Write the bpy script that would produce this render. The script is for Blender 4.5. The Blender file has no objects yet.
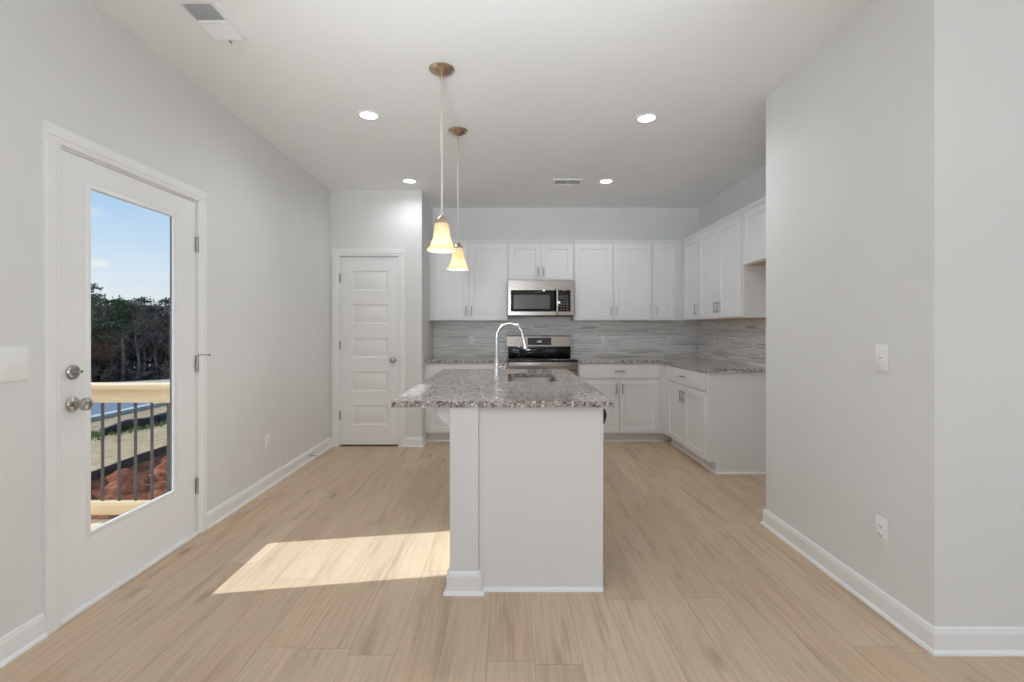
import bpy, bmesh, math, random
from mathutils import Vector, Matrix
PI = math.pi
S = bpy.context.scene
COL = S.collection

# ------------------------------------------------------------------ camera, light, exposure
H = 1.255                                   # eye height
FPX = 490.0
cd = bpy.data.cameras.new('camera'); cam = bpy.data.objects.new('camera', cd); COL.objects.link(cam)
cam.location = (0, 0, H); cam.rotation_euler = (PI/2, 0, 0)
cd.sensor_width = 36; cd.lens = FPX/1024*36
cd.shift_x = 4/1024; cd.shift_y = -12/1024; cd.clip_start = .02; cd.clip_end = 600
S.camera = cam
S.view_settings.view_transform = 'Standard'; S.view_settings.look = 'None'
S.view_settings.gamma = 1; S.view_settings.use_curve_mapping = False
S.view_settings.exposure = 0.10
S.cycles.use_denoising = True
S.cycles.max_bounces = 12; S.cycles.diffuse_bounces = 8; S.cycles.glossy_bounces = 6
S.cycles.transmission_bounces = 6; S.cycles.transparent_max_bounces = 12
S.cycles.caustics_reflective = False; S.cycles.caustics_refractive = False
S.cycles.sample_clamp_indirect = 6

SUN_DIR = Vector((1, .165, -.67)).normalized()
sd = bpy.data.lights.new('sun', 'SUN'); sd.energy = 6.0; sd.angle = math.radians(.5); sd.color = (.88, .955, 1)
so = bpy.data.objects.new('sun', sd); COL.objects.link(so)
so.location = (-12, -2, 9); so.rotation_euler = SUN_DIR.to_track_quat('-Z', 'Y').to_euler()

def area(name, loc, direction, sx, sy, power, color=(1, 1, 1)):
    l = bpy.data.lights.new(name, 'AREA'); l.shape = 'RECTANGLE'; l.size = sx; l.size_y = sy; l.energy = power; l.color = color
    o = bpy.data.objects.new(name, l); COL.objects.link(o); o.location = loc
    o.rotation_euler = Vector(direction).to_track_quat('-Z', 'Z').to_euler()
    return o
FILL_TINT = (.77, .89, 1.0)
# fill lamps added at the unseen window openings to brighten the room
area('fill_lamp_left_near', (-2.02, -.85, 1.45), (1, 0, .35), .95, 1.5, 24, FILL_TINT)
area('fill_lamp_left_far', (-2.02, -2.45, 1.45), (1, 0, .35), .95, 1.5, 24, FILL_TINT)
area('fill_lamp_rear', (-.3, -4.08, 1.5), (0, 1, .35), 1.9, 1.7, 3, FILL_TINT)
area('fill_lamp_rear_right', (2.6, -4.08, 1.5), (-.25, 1, .0), 1.3, 1.7, 1, FILL_TINT)
area('fill_lamp_right', (4.70, -.4, 1.5), (-1, .0, .05), 1.9, 1.7, 30, FILL_TINT)
# lamps added for a presumed photographer's flash, bounced off the ceiling behind the camera
area('bounce_flash', (.3, -.5, 1.3), (-.28, .05, 1), .35, .35, 30, (.80, .90, 1))
fl = bpy.data.lights.new('flash_fill_spot', 'SPOT'); fl.energy = 300; fl.color = (.84, .93, 1); fl.spot_size = math.radians(62); fl.spot_blend = 1; fl.shadow_soft_size = .25  # extra spot added to brighten the kitchen ceiling and far walls
fo = bpy.data.objects.new('flash_fill_spot', fl); COL.objects.link(fo); fo.location = (-.35, -.4, 1.55)
fo.rotation_euler = (Vector((.1, 3.9, 3.2))-fo.location).to_track_quat('-Z', 'Y').to_euler()

W = bpy.data.worlds.new('sky'); S.world = W; W.use_nodes = True
nt = W.node_tree; nt.nodes.clear()
def N(t, **k):
    n = nt.nodes.new(t)
    for a, b in k.items(): setattr(n, a, b)
    return n
tc = N('ShaderNodeTexCoord'); sep = N('ShaderNodeSeparateXYZ'); nt.links.new(tc.outputs['Generated'], sep.inputs[0])
rp = N('ShaderNodeValToRGB'); nt.links.new(sep.outputs['Z'], rp.inputs[0])
e = rp.color_ramp.elements
e[0].position = 0.0; e[0].color = (.90, .95, 1.0, 1)
e[1].position = .6; e[1].color = (.20, .42, .82, 1)
for p, c in ((.06, (.86, .93, 1.0, 1)), (.13, (.66, .82, 1.0, 1)), (.24, (.42, .66, .97, 1))):
    q = e.new(p); q.color = c
mp = N('ShaderNodeMapping'); mp.inputs['Scale'].default_value = (5, 5, 18); nt.links.new(tc.outputs['Generated'], mp.inputs[0])
nz = N('ShaderNodeTexNoise'); nz.inputs['Scale'].default_value = 1.3; nz.inputs['Detail'].default_value = 6; nt.links.new(mp.outputs[0], nz.inputs['Vector'])
cr = N('ShaderNodeValToRGB'); cr.color_ramp.elements[0].position = .56; cr.color_ramp.elements[1].position = .72
cr.color_ramp.elements[0].color = (0, 0, 0, 1); cr.color_ramp.elements[1].color = (.8, .8, .8, 1)
nt.links.new(nz.outputs[0], cr.inputs[0])
mx = N('ShaderNodeMixRGB'); nt.links.new(cr.outputs[0], mx.inputs[0]); nt.links.new(rp.outputs[0], mx.inputs[1]); mx.inputs[2].default_value = (.92, .94, .97, 1)
cv = N('ShaderNodeVectorMath', operation='SUBTRACT'); nt.links.new(tc.outputs['Generated'], cv.inputs[0]); cv.inputs[1].default_value = (-.640, .761, .103)
cs = N('ShaderNodeVectorMath', operation='MULTIPLY'); nt.links.new(cv.outputs[0], cs.inputs[0]); cs.inputs[1].default_value = (22, 22, 58)
cl = N('ShaderNodeVectorMath', operation='LENGTH'); nt.links.new(cs.outputs[0], cl.inputs[0])
n3 = N('ShaderNodeTexNoise'); n3.inputs['Scale'].default_value = 30; n3.inputs['Detail'].default_value = 5; nt.links.new(tc.outputs['Generated'], n3.inputs['Vector'])
ca = N('ShaderNodeMath', operation='ADD'); nt.links.new(cl.outputs['Value'], ca.inputs[0]); nt.links.new(n3.outputs[0], ca.inputs[1])
cq = N('ShaderNodeValToRGB'); nt.links.new(ca.outputs[0], cq.inputs[0]); cq.color_ramp.elements[0].position = .75; cq.color_ramp.elements[0].color = (.75, .75, .75, 1); cq.color_ramp.elements[1].position = 1.0; cq.color_ramp.elements[1].color = (0, 0, 0, 1)
m2 = N('ShaderNodeMixRGB'); nt.links.new(cq.outputs[0], m2.inputs[0]); nt.links.new(mx.outputs[0], m2.inputs[1]); m2.inputs[2].default_value = (.95, .96, .98, 1); mx = m2
bg = N('ShaderNodeBackground'); nt.links.new(mx.outputs[0], bg.inputs[0]); bg.inputs[1].default_value = .9
ow = N('ShaderNodeOutputWorld'); nt.links.new(bg.outputs[0], ow.inputs[0])

# ------------------------------------------------------------------ materials
def srgb(r, g, b):
    f = lambda c: c/12.92 if c <= .04045 else ((c+.055)/1.055)**2.4
    return (f(r/255), f(g/255), f(b/255), 1)
class NT:
    def __init__(s, name):
        s.m = bpy.data.materials.new(name); s.m.use_nodes = True; s.t = s.m.node_tree; s.t.nodes.clear()
        s.out = s.t.nodes.new('ShaderNodeOutputMaterial')
        s.b = s.t.nodes.new('ShaderNodeBsdfPrincipled'); s.t.links.new(s.b.outputs[0], s.out.inputs[0])
    def n(s, t, **k):
        n = s.t.nodes.new(t)
        for a, b in k.items(): setattr(n, a, b)
        return n
    def set(s, sock, v):
        if hasattr(v, 'links') and hasattr(v, 'node'): s.t.links.new(v, sock)
        else: sock.default_value = v
    def math(s, op, a, b=None, c=None):
        n = s.n('ShaderNodeMath', operation=op); s.set(n.inputs[0], a)
        if b is not None: s.set(n.inputs[1], b)
        if c is not None: s.set(n.inputs[2], c)
        return n.outputs[0]
    def pos(s):
        g = s.n('ShaderNodeNewGeometry'); q = s.n('ShaderNodeSeparateXYZ'); s.t.links.new(g.outputs['Position'], q.inputs[0])
        return q.outputs[0], q.outputs[1], q.outputs[2]
    def vec(s, x, y, z):
        n = s.n('ShaderNodeCombineXYZ')
        for i, v in enumerate((x, y, z)): s.set(n.inputs[i], v)
        return n.outputs[0]
    def white(s, v):
        n = s.n('ShaderNodeTexWhiteNoise', noise_dimensions='3D'); s.t.links.new(v, n.inputs[0]); return n.outputs['Value']
    def noise(s, v, scale=1, detail=3, rough=.5):
        n = s.n('ShaderNodeTexNoise'); s.set(n.inputs['Vector'], v); n.inputs['Scale'].default_value = scale
        n.inputs['Detail'].default_value = detail; n.inputs['Roughness'].default_value = rough; return n.outputs[0]
    def ramp(s, f, stops, interp='LINEAR'):
        n = s.n('ShaderNodeValToRGB'); s.set(n.inputs[0], f); e = n.color_ramp.elements; n.color_ramp.interpolation = interp
        e[0].position, e[0].color = stops[0]; e[1].position, e[1].color = stops[-1]
        for p, c in stops[1:-1]:
            q = e.new(p); q.color = c
        return n.outputs[0]
    def mix(s, f, a, b, mode='MIX'):
        n = s.n('ShaderNodeMixRGB', blend_type=mode); s.set(n.inputs[0], f); s.set(n.inputs[1], a); s.set(n.inputs[2], b); return n.outputs[0]
    def bump(s, h, strength=.2, dist=.01):
        n = s.n('ShaderNodeBump'); n.inputs['Strength'].default_value = strength; n.inputs['Distance'].default_value = dist
        s.t.links.new(h, n.inputs['Height']); s.t.links.new(n.outputs[0], s.b.inputs['Normal'])
    def p(s, **k):
        for a, v in k.items(): s.set(s.b.inputs[a.replace('_', ' ')], v)
        return s.m

def plain(name, col, rough=.5, metal=0, var=.0, scale=20, spec=.5):
    t = NT(name); c = col if len(col) == 4 else (*col, 1)
    if var:
        x, y, z = t.pos(); f = t.noise(t.vec(x, y, z), scale, 4)
        a = tuple(v*(1-var) for v in c[:3])+(1,); b = tuple(min(1, v*(1+var)) for v in c[:3])+(1,)
        t.p(Base_Color=t.ramp(f, [(.3, a), (.7, b)]))
    else: t.p(Base_Color=c)
    t.p(Roughness=rough, Metallic=metal, Specular_IOR_Level=spec)
    return t.m
M = {}
M['wall'] = plain('wall_paint', (.77, .77, .76), .62, var=.012, scale=3, spec=.35)
M['ceiling'] = plain('ceiling_paint', (.90, .90, .90), .85, var=.01, scale=2, spec=.2)
M['trim'] = plain('trim_paint', (.87, .87, .87), .38, var=.006, scale=6)
M['cab'] = plain('cabinet_paint', (.79, .79, .795), .36, var=.006, scale=6)
M['plate'] = plain('white_plastic', (.88, .88, .87), .35)
M['slot'] = plain('dark_slot', (.06, .06, .06), .5)
M['nickel'] = plain('satin_nickel', (.48, .47, .45), .25, 1)
M['pull'] = plain('brushed_pull', (.42, .42, .42), .3, 1)
M['chrome'] = plain('faucet_metal', (.66, .66, .65), .2, 1)
M['bronze'] = plain('brushed_nickel_warm', (.55, .44, .34), .24, 1)
M['rod'] = plain('rod_nickel_warm', (.74, .68, .62), .35, 1)
M['blackplastic'] = plain('black_plastic', (.012, .012, .013), .3)
M['blackglass'] = plain('black_glass', (.008, .008, .009), .06)
M['window_mesh'] = plain('microwave_window', (.13, .125, .12), .12)
M['ventgrey'] = plain('vent_duct_grey', (.62, .62, .62), .7)
M['underside'] = plain('raw_birch_underside', (.66, .42, .22), .6, var=.1, scale=8)
M['sinksteel'] = plain('sink_steel', (.36, .335, .325), .35, 1)
M['spacer'] = plain('grey_glazing_spacer', (.09, .09, .09), .5)
M['shadowgap'] = plain('painted_gap_shade', (.02, .018, .016), .9)

def steel():
    t = NT('stainless_steel'); x, y, z = t.pos()
    f = t.noise(t.vec(t.math('MULTIPLY', x, 6), t.math('MULTIPLY', y, 6), t.math('MULTIPLY', z, 400)), 1, 2)
    t.p(Base_Color=t.ramp(f, [(.3, (.29, .255, .225, 1)), (.7, (.38, .34, .305, 1))]), Metallic=1, Roughness=.27)
    return t.m
M['steel'] = steel()
M['handle_steel'] = plain('polished_handle_steel', (.62, .60, .58), .25, 1)

def floor_mat():
    t = NT('oak_planks'); x, y, z = t.pos()
    PW, PL = .18, 1.22
    u = t.math('DIVIDE', t.math('ADD', x, 20.06), PW); col = t.math('FLOOR', u)
    off = t.white(t.vec(col, 3.3, 0)); v = t.math('ADD', t.math('DIVIDE', t.math('ADD', y, 20), PL), off); seg = t.math('FLOOR', v)
    rnd = t.white(t.vec(col, seg, 1)); rnd2 = t.white(t.vec(col, seg, 7))
    gx = t.math('ADD', t.math('MULTIPLY', x, 15), t.math('MULTIPLY', rnd, 90)); gy = t.math('ADD', t.math('MULTIPLY', y, 1.3), t.math('MULTIPLY', rnd2, 40))
    g1 = t.noise(t.vec(gx, gy, rnd), 1, 6, .62)
    g2 = t.noise(t.vec(t.math('MULTIPLY', gx, 5), t.math('MULTIPLY', gy, 2.2), rnd2), 1, 3, .6)
    g3 = t.noise(t.vec(t.math('MULTIPLY', gx, .3), t.math('MULTIPLY', gy, 1.1), rnd2), 1, 2, .5)
    base = t.ramp(rnd, [(0, (.585, .432, .297, 1)), (.35, (.61, .455, .315, 1)), (.7, (.625, .47, .33, 1)), (1, (.655, .50, .357, 1))])
    c = t.mix(t.ramp(g1, [(.36, (1, 1, 1, 1)), (.62, (0, 0, 0, 1))]), base, (.36, .245, .15, 1)); c.node.inputs[0].default_value = .0
    k = t.math('MULTIPLY', t.ramp(g1, [(.33, (1, 1, 1, 1)), (.47, (0, 0, 0, 1))]), .62)
    c = t.mix(k, base, (.37, .26, .17, 1))
    c = t.mix(t.math('MULTIPLY', t.ramp(g2, [(.42, (0, 0, 0, 1)), (.68, (1, 1, 1, 1))]), .30), c, (.30, .21, .135, 1))
    c = t.mix(t.math('MULTIPLY', t.ramp(g3, [(.45, (0, 0, 0, 1)), (.75, (1, 1, 1, 1))]), .35), c, (.66, .53, .40, 1))
    # knots
    vo = t.n('ShaderNodeTexVoronoi'); t.set(vo.inputs['Vector'], t.vec(t.math('MULTIPLY', x, 5.5), t.math('MULTIPLY', y, 1.6), 0)); vo.inputs['Scale'].default_value = 1
    kn = t.math('MULTIPLY', t.ramp(vo.outputs['Distance'], [(.03, (1, 1, 1, 1)), (.16, (0, 0, 0, 1))]), .7)
    c = t.mix(kn, c, (.24, .155, .09, 1))
    fu = t.math('FRACT', u); fv = t.math('FRACT', v)
    e1 = t.math('LESS_THAN', t.math('MINIMUM', fu, t.math('SUBTRACT', 1, fu)), .0085)
    e2 = t.math('LESS_THAN', t.math('MINIMUM', fv, t.math('SUBTRACT', 1, fv)), .0016)
    edge = t.math('MAXIMUM', e1, e2)
    c = t.mix(t.math('MULTIPLY', edge, .32), c, (.16, .105, .06, 1))
    t.p(Base_Color=c, Roughness=t.math('ADD', .42, t.math('MULTIPLY', g1, .15)), Specular_IOR_Level=.4)
    h = t.math('SUBTRACT', t.math('MULTIPLY', g2, .25), edge); t.bump(h, .18, .002)
    return t.m
M['floor'] = floor_mat()

def granite():
    t = NT('speckled_granite'); x, y, z = t.pos(); P = t.vec(x, y, z)
    v1 = t.n('ShaderNodeTexVoronoi'); t.set(v1.inputs['Vector'], P); v1.inputs['Scale'].default_value = 95
    v2 = t.n('ShaderNodeTexVoronoi'); t.set(v2.inputs['Vector'], P); v2.inputs['Scale'].default_value = 230
    r1 = t.n('ShaderNodeSeparateColor'); t.t.links.new(v1.outputs['Color'], r1.inputs[0])
    r2 = t.n('ShaderNodeSeparateColor'); t.t.links.new(v2.outputs['Color'], r2.inputs[0])
    a = t.ramp(r1.outputs[0], [(0, (.04, .04, .042, 1)), (.15, (.15, .142, .142, 1)), (.33, (.32, .275, .26, 1)), (.58, (.44, .385, .365, 1)), (.80, (.43, .415, .41, 1)), (.89, (.80, .78, .76, 1))], 'CONSTANT')
    b = t.ramp(r2.outputs[1], [(0, (.07, .07, .07, 1)), (.2, (.34, .29, .275, 1)), (.6, (.45, .40, .38, 1)), (.86, (.76, .74, .72, 1))], 'CONSTANT')
    c = t.mix(.32, a, b); c = t.mix(1, c, (1.16, 1.14, 1.14, 1), 'MULTIPLY')
    t.p(Base_Color=c, Roughness=.10, Specular_IOR_Level=.36)
    return t.m
M['granite'] = granite()

def mosaic():
    t = NT('linear_mosaic_tile'); x, y, z = t.pos(); u = t.math('ADD', x, y)      # x along the back wall, y along the right wall
    RH = .0165
    zr = t.math('DIVIDE', z, RH); row = t.math('FLOOR', zr)
    L = t.math('ADD', .16, t.math('MULTIPLY', t.white(t.vec(row, 2, 0)), .22))
    uu = t.math('ADD', t.math('DIVIDE', u, L), t.math('MULTIPLY', t.white(t.vec(row, 5, 0)), 9)); c_ = t.math('FLOOR', uu)
    r = t.white(t.vec(row, c_, 3))
    col = t.ramp(r, [(0, (.46, .455, .44, 1)), (.08, (.62, .615, .595, 1)), (.24, (.72, .715, .70, 1)), (.46, (.79, .785, .77, 1)), (.72, (.84, .835, .82, 1)), (.9, (.90, .90, .885, 1))], 'CONSTANT')
    fz = t.math('FRACT', zr); fu = t.math('FRACT', uu)
    g = t.math('MAXIMUM', t.math('LESS_THAN', t.math('MINIMUM', fz, t.math('SUBTRACT', 1, fz)), .05), t.math('LESS_THAN', fu, .008))
    col = t.mix(t.math('MULTIPLY', g, .5), col, (.72, .71, .70, 1))
    st = t.noise(t.vec(t.math('MULTIPLY', u, 4), 0, t.math('MULTIPLY', z, 130)), 1, 3)
    col = t.mix(.25, col, t.ramp(st, [(.35, (.58, .57, .555, 1)), (.65, (.86, .85, .84, 1))]))
    t.p(Base_Color=col, Roughness=t.math('ADD', .34, t.math('MULTIPLY', r, .2)))
    return t.m
M['mosaic'] = mosaic()

def glass_pane():
    t = NT('window_glass'); t.t.nodes.remove(t.b)
    tr = t.n('ShaderNodeBsdfTransparent'); tr.inputs[0].default_value = (.97, .985, .98, 1)
    gl = t.n('ShaderNodeBsdfGlossy'); gl.inputs['Roughness'].default_value = .0
    lw = t.n('ShaderNodeLayerWeight'); lw.inputs['Blend'].default_value = .5
    fac = t.math('ADD', .03, t.math('MULTIPLY', t.math('POWER', lw.outputs['Facing'], 5), .9))
    mx = t.n('ShaderNodeMixShader'); t.t.links.new(fac, mx.inputs[0])
    t.t.links.new(tr.outputs[0], mx.inputs[1]); t.t.links.new(gl.outputs[0], mx.inputs[2]); t.t.links.new(mx.outputs[0], t.out.inputs[0])
    return t.m
M['glass'] = glass_pane()

def shade_mat():
    t = NT('alabaster_glass'); x, y, z = t.pos(); f = t.noise(t.vec(x, y, z), 22, 4)
    c = t.ramp(f, [(.3, (.86, .72, .54, 1)), (.7, (.96, .89, .77, 1))]); t.p(Base_Color=c, Roughness=.25)
    tl = t.n('ShaderNodeBsdfTranslucent'); t.t.links.new(c, tl.inputs[0])
    mx = t.n('ShaderNodeMixShader'); mx.inputs[0].default_value = .62
    t.t.links.new(t.b.outputs[0], mx.inputs[1]); t.t.links.new(tl.outputs[0], mx.inputs[2]); t.t.links.new(mx.outputs[0], t.out.inputs[0])
    return t.m
M['shade'] = shade_mat()
def emit(name, c, s):
    t = NT(name); t.p(Base_Color=(.8, .8, .8, 1), Emission_Color=(*c, 1), Emission_Strength=s); return t.m
M['lamp'] = emit('downlight_lens', (1, .93, .80), 6)
M['bulb'] = emit('glowing_bulb', (1, .85, .62), 3)
M['display'] = emit('range_display', (.3, .34, .3), .12)

def wood(name, a, b):
    t = NT(name); x, y, z = t.pos()
    f = t.noise(t.vec(t.math('MULTIPLY', x, 2.5), t.math('MULTIPLY', y, 30), t.math('MULTIPLY', z, 45)), 1, 5, .6)
    t.p(Base_Color=t.ramp(f, [(.3, a), (.7, b)]), Roughness=.7); return t.m
M['pine'] = wood('new_pine_lumber', (.66, .47, .28, 1), (.80, .63, .42, 1))
M['baluster'] = plain('dark_bronze_metal', (.06, .055, .052), .45, 0)
M['siltfence'] = plain('black_geotextile', (.014, .014, .016), .8, var=.3, scale=12)
M['asphalt'] = plain('asphalt', (.13, .155, .20), .85, var=.15, scale=8)
M['concrete'] = plain('curb_concrete', (.42, .42, .41), .8, var=.1, scale=6)
M['bark_pine'] = plain('pine_bark', (.17, .13, .11), .9, var=.3, scale=3)
M['bark_bare'] = plain('grey_bark', (.24, .21, .19), .9, var=.3, scale=3)
M['needles'] = plain('pine_needles', (.075, .12, .06), .85, var=.4, scale=.7)
M['twigs'] = plain('bare_twigs', (.22, .17, .15), .9, var=.3, scale=.6)
M['russet'] = plain('russet_leaves', (.27, .15, .105), .9, var=.3, scale=.6)
M['brush'] = plain('dark_brush', (.12, .095, .075), .9, var=.5, scale=.5)
M['weed'] = plain('weeds', (.16, .22, .05), .8, var=.4, scale=5)
def ground_mat():
    t = NT('yard_soil'); x, y, z = t.pos(); P = t.vec(x, y, z)
    n1 = t.noise(P, 2.2, 6, .65); n2 = t.noise(P, 7, 5, .7); n3 = t.noise(P, .5, 3)
    clay = t.ramp(n2, [(.3, (.09, .026, .014, 1)), (.5, (.24, .075, .04, 1)), (.68, (.46, .19, .11, 1))])
    dry = t.ramp(n2, [(.3, (.22, .15, .09, 1)), (.55, (.40, .285, .18, 1)), (.75, (.53, .39, .265, 1))])
    dry = t.mix(t.math('MULTIPLY', t.ramp(n1, [(.52, (0, 0, 0, 1)), (.68, (1, 1, 1, 1))]), .55), dry, (.17, .20, .055, 1))
    far = t.ramp(n1, [(.3, (.30, .24, .18, 1)), (.7, (.50, .44, .37, 1))])
    f1 = t.ramp(t.math('ADD', x, t.math('MULTIPLY', n1, .8)), [(0, (1, 1, 1, 1)), (1, (0, 0, 0, 1))])
    m1 = t.math('LESS_THAN', t.math('ADD', x, t.math('MULTIPLY', n1, .5)), -5.25)
    m2 = t.math('LESS_THAN', x, -18.5)
    c = t.mix(m1, clay, dry); c = t.mix(m2, c, far)
    t.p(Base_Color=c, Roughness=.95, Specular_IOR_Level=.1); t.bump(n2, .6, .05)
    return t.m
M['ground'] = ground_mat()

# ------------------------------------------------------------------ mesh helpers
class MB:
    def __init__(s): s.b = bmesh.new()
    def box(s, x0, x1, y0, y1, z0, z1, bev=0, seg=2):
        v = [s.b.verts.new(p) for p in ((x0,y0,z0),(x1,y0,z0),(x1,y1,z0),(x0,y1,z0),(x0,y0,z1),(x1,y0,z1),(x1,y1,z1),(x0,y1,z1))]
        fs = [s.b.faces.new([v[i] for i in q]) for q in ((3,2,1,0),(4,5,6,7),(0,1,5,4),(1,2,6,5),(2,3,7,6),(3,0,4,7))]
        if bev:
            ed = list({e for f in fs for e in f.edges})
            bmesh.ops.bevel(s.b, geom=ed, offset=bev, segments=seg, affect='EDGES', profile=.5, clamp_overlap=True)
        return s
    def panel(s, x0, x1, y0, y1, z0, z1, st, rec, slope=.004, raised=0):
        """a board whose front (low y) face has a recessed field st in from the edges"""
        v = [s.b.verts.new(p) for p in ((x0,y0,z0),(x1,y0,z0),(x1,y1,z0),(x0,y1,z0),(x0,y0,z1),(x1,y0,z1),(x1,y1,z1),(x0,y1,z1))]
        for q in ((3,2,1,0),(4,5,6,7),(1,2,6,5),(2,3,7,6),(3,0,4,7)): s.b.faces.new([v[i] for i in q])
        rings = [[v[0], v[1], v[5], v[4]]]
        def ring(i, d): return [s.b.verts.new(p) for p in ((x0+i,y0+d,z0+i),(x1-i,y0+d,z0+i),(x1-i,y0+d,z1-i),(x0+i,y0+d,z1-i))]
        rings += [ring(st, 0), ring(st+slope, rec)]
        for a, b in zip(rings, rings[1:]):
            for i in range(4): s.b.faces.new([a[i], a[(i+1) % 4], b[(i+1) % 4], b[i]])
        s.b.faces.new(rings[-1]); return s
    def lathe(s, prof, c=(0,0,0), axis='z', n=24, close=True):
        """prof: (radius, distance along the axis)"""
        c = Vector(c); rows = []
        def P(r, a, h):
            p, q = r*math.cos(a), r*math.sin(a)
            return c + (Vector((p, q, h)) if axis == 'z' else Vector((h, p, q)) if axis == 'x' else Vector((p, h, q)))
        for r, h in prof:
            rows.append([s.b.verts.new(P(r, 2*PI*i/n, h)) for i in range(n)] if r > 1e-6 else [s.b.verts.new(P(0, 0, h))])
        for A, B in zip(rows, rows[1:]):
            for i in range(n):
                j = (i+1) % n
                f = [A[i] if len(A) > 1 else A[0], A[j] if len(A) > 1 else None, B[j] if len(B) > 1 else B[0], B[i] if len(B) > 1 else None]
                f = [q for q in f if q]
                if len(f) >= 3: s.b.faces.new(f)
        if close:
            for R in (rows[0], rows[-1]):
                if len(R) > 1: s.b.faces.new(R)
        return s
    def tube(s, pts, r, n=10, cap=True):
        pts = [Vector(p) for p in pts]; rr = r if isinstance(r, (list, tuple)) else [r]*len(pts); rows = []
        d0 = (pts[1]-pts[0]).normalized(); up = Vector((0,0,1)) if abs(d0.z) < .9 else Vector((0,1,0))
        for i, p in enumerate(pts):
            d = (pts[min(i+1, len(pts)-1)]-pts[max(i-1, 0)]).normalized()
            a = up - d*up.dot(d)
            if a.length < 1e-4: a = d.orthogonal()
            a.normalize(); b = d.cross(a); up = a
            rows.append([s.b.verts.new(p + (a*math.cos(2*PI*k/n)+b*math.sin(2*PI*k/n))*rr[i]) for k in range(n)])
        for A, B in zip(rows, rows[1:]):
            for k in range(n): s.b.faces.new([A[k], A[(k+1) % n], B[(k+1) % n], B[k]])
        if cap: s.b.faces.new(rows[0]); s.b.faces.new(rows[-1])
        return s
    def prism(s, poly, fn, d0, d1):
        """poly in 2-D, fn(u, v, d) -> point"""
        A = [s.b.verts.new(fn(u, v, d0)) for u, v in poly]; B = [s.b.verts.new(fn(u, v, d1)) for u, v in poly]; k = len(poly)
        s.b.faces.new(A); s.b.faces.new(B)
        for i in range(k): s.b.faces.new([A[i], A[(i+1) % k], B[(i+1) % k], B[i]])
        return s
    def ringslab(s, o, i, z0, z1):
        """slab with a rectangular hole; o, i = (x0, x1, y0, y1)"""
        def R(q, z): return [s.b.verts.new(p) for p in ((q[0],q[2],z),(q[1],q[2],z),(q[1],q[3],z),(q[0],q[3],z))]
        a, b, c, d = R(o, z1), R(i, z1), R(o, z0), R(i, z0)
        for k in range(4):
            j = (k+1) % 4
            s.b.faces.new([a[k], a[j], b[j], b[k]]); s.b.faces.new([c[k], d[k], d[j], c[j]])
            s.b.faces.new([a[k], c[k], c[j], a[j]]); s.b.faces.new([b[k], b[j], d[j], d[k]])
        return s
    def build(s, name, m, parent=None, smooth=True, mats=None):
        bmesh.ops.recalc_face_normals(s.b, faces=s.b.faces[:])
        me = bpy.data.meshes.new(name); s.b.to_mesh(me); s.b.free()
        for q in (m if isinstance(m, (list, tuple)) else [m]): me.materials.append(M[q])
        if smooth:
            me.polygons.foreach_set('use_smooth', [True]*len(me.polygons)); me.set_sharp_from_angle(angle=math.radians(35))
        o = bpy.data.objects.new(name, me); COL.objects.link(o)
        if parent is not None: o.parent = parent
        return o
def tag(o, label=None, cat=None, group=None, kind=None):
    for k, v in (('label', label), ('category', cat), ('group', group), ('kind', kind)):
        if v: o[k] = v
    return o
def thing(name, label, cat, loc=(0,0,0), rz=0, group=None, kind=None):
    o = bpy.data.objects.new(name, None); COL.objects.link(o); o.empty_display_size = .1
    o.location = loc; o.rotation_euler = (0, 0, rz); return tag(o, label, cat, group, kind)
def copy_tree(o, parent=None):
    c = o.copy(); COL.objects.link(c)
    if parent is not None: c.parent = parent
    for ch in o.children: copy_tree(ch, c)
    return c
def struct(name, mb, m, label, cat): return tag(mb.build(name, m), label, cat, kind='structure')

# ------------------------------------------------------------------ measures of the room
XL, ZC = -1.90, 2.74            # left wall, ceiling
YP = 5.23                       # pantry wall
YB = 6.01                       # kitchen back wall
XR = 2.33                       # kitchen right wall
XN, YN0, YN1 = 1.655, 1.902, 3.145   # partition block on the right: face, near end, far end
XRET = -.92                    # return wall beside the pantry
YREAR, XFAR = -4.0, 4.6
T = .15
D0, D1, DH = 2.06, 3.007, 2.045   # glazed door rough opening
P0, P1 = -1.815, -1.152           # pantry opening

# ------------------------------------------------------------------ shell
struct('floor', MB().box(XL-.01, XFAR, YREAR, YB, -.12, 0), 'floor', 'light oak plank floor running the length of the room', 'floor')
struct('ceiling', MB().box(XL-T, XFAR+T, YREAR-T, YB+T, ZC, ZC+.12), 'ceiling', 'flat white painted ceiling over kitchen and dining space', 'ceiling')
wl = MB()
wins = [(-1.32, -.38), (-2.92, -1.98)]
ys = [(YREAR, -2.92), (-1.98, -1.32), (-.38, D0), (D1, YB)]
for a, b in ys: wl.box(XL-T, XL, a, b, 0, ZC)
for a, b in wins: wl.box(XL-T, XL, a, b, 0, .7).box(XL-T, XL, a, b, 2.2, ZC)
wl.box(XL-T, XL, D0, D1, DH, ZC)
struct('wall_left', wl, 'wall', 'long pale grey wall holding the glazed exterior door', 'wall')
struct('wall_pantry', MB().box(XL, P0, YP, YP+.12, 0, ZC).box(P1, XRET, YP, YP+.12, 0, ZC).box(P0, P1, YP, YP+.12, 2.045, ZC), 'wall',
       'pale grey wall around the white pantry door', 'wall')
struct('wall_return', MB().box(XRET-.12, XRET, YP+.12, YB, 0, ZC), 'wall', 'short pale grey return wall between pantry and kitchen cabinets', 'wall')
struct('wall_back', MB().box(XL-T, XR+T, YB, YB+T, 0, ZC), 'wall', 'pale grey kitchen wall behind range and cabinets', 'wall')
struct('wall_right', MB().box(XR, XR+T, YN1, YB, 0, ZC), 'wall', 'pale grey kitchen side wall behind the corner cabinets', 'wall')
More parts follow.
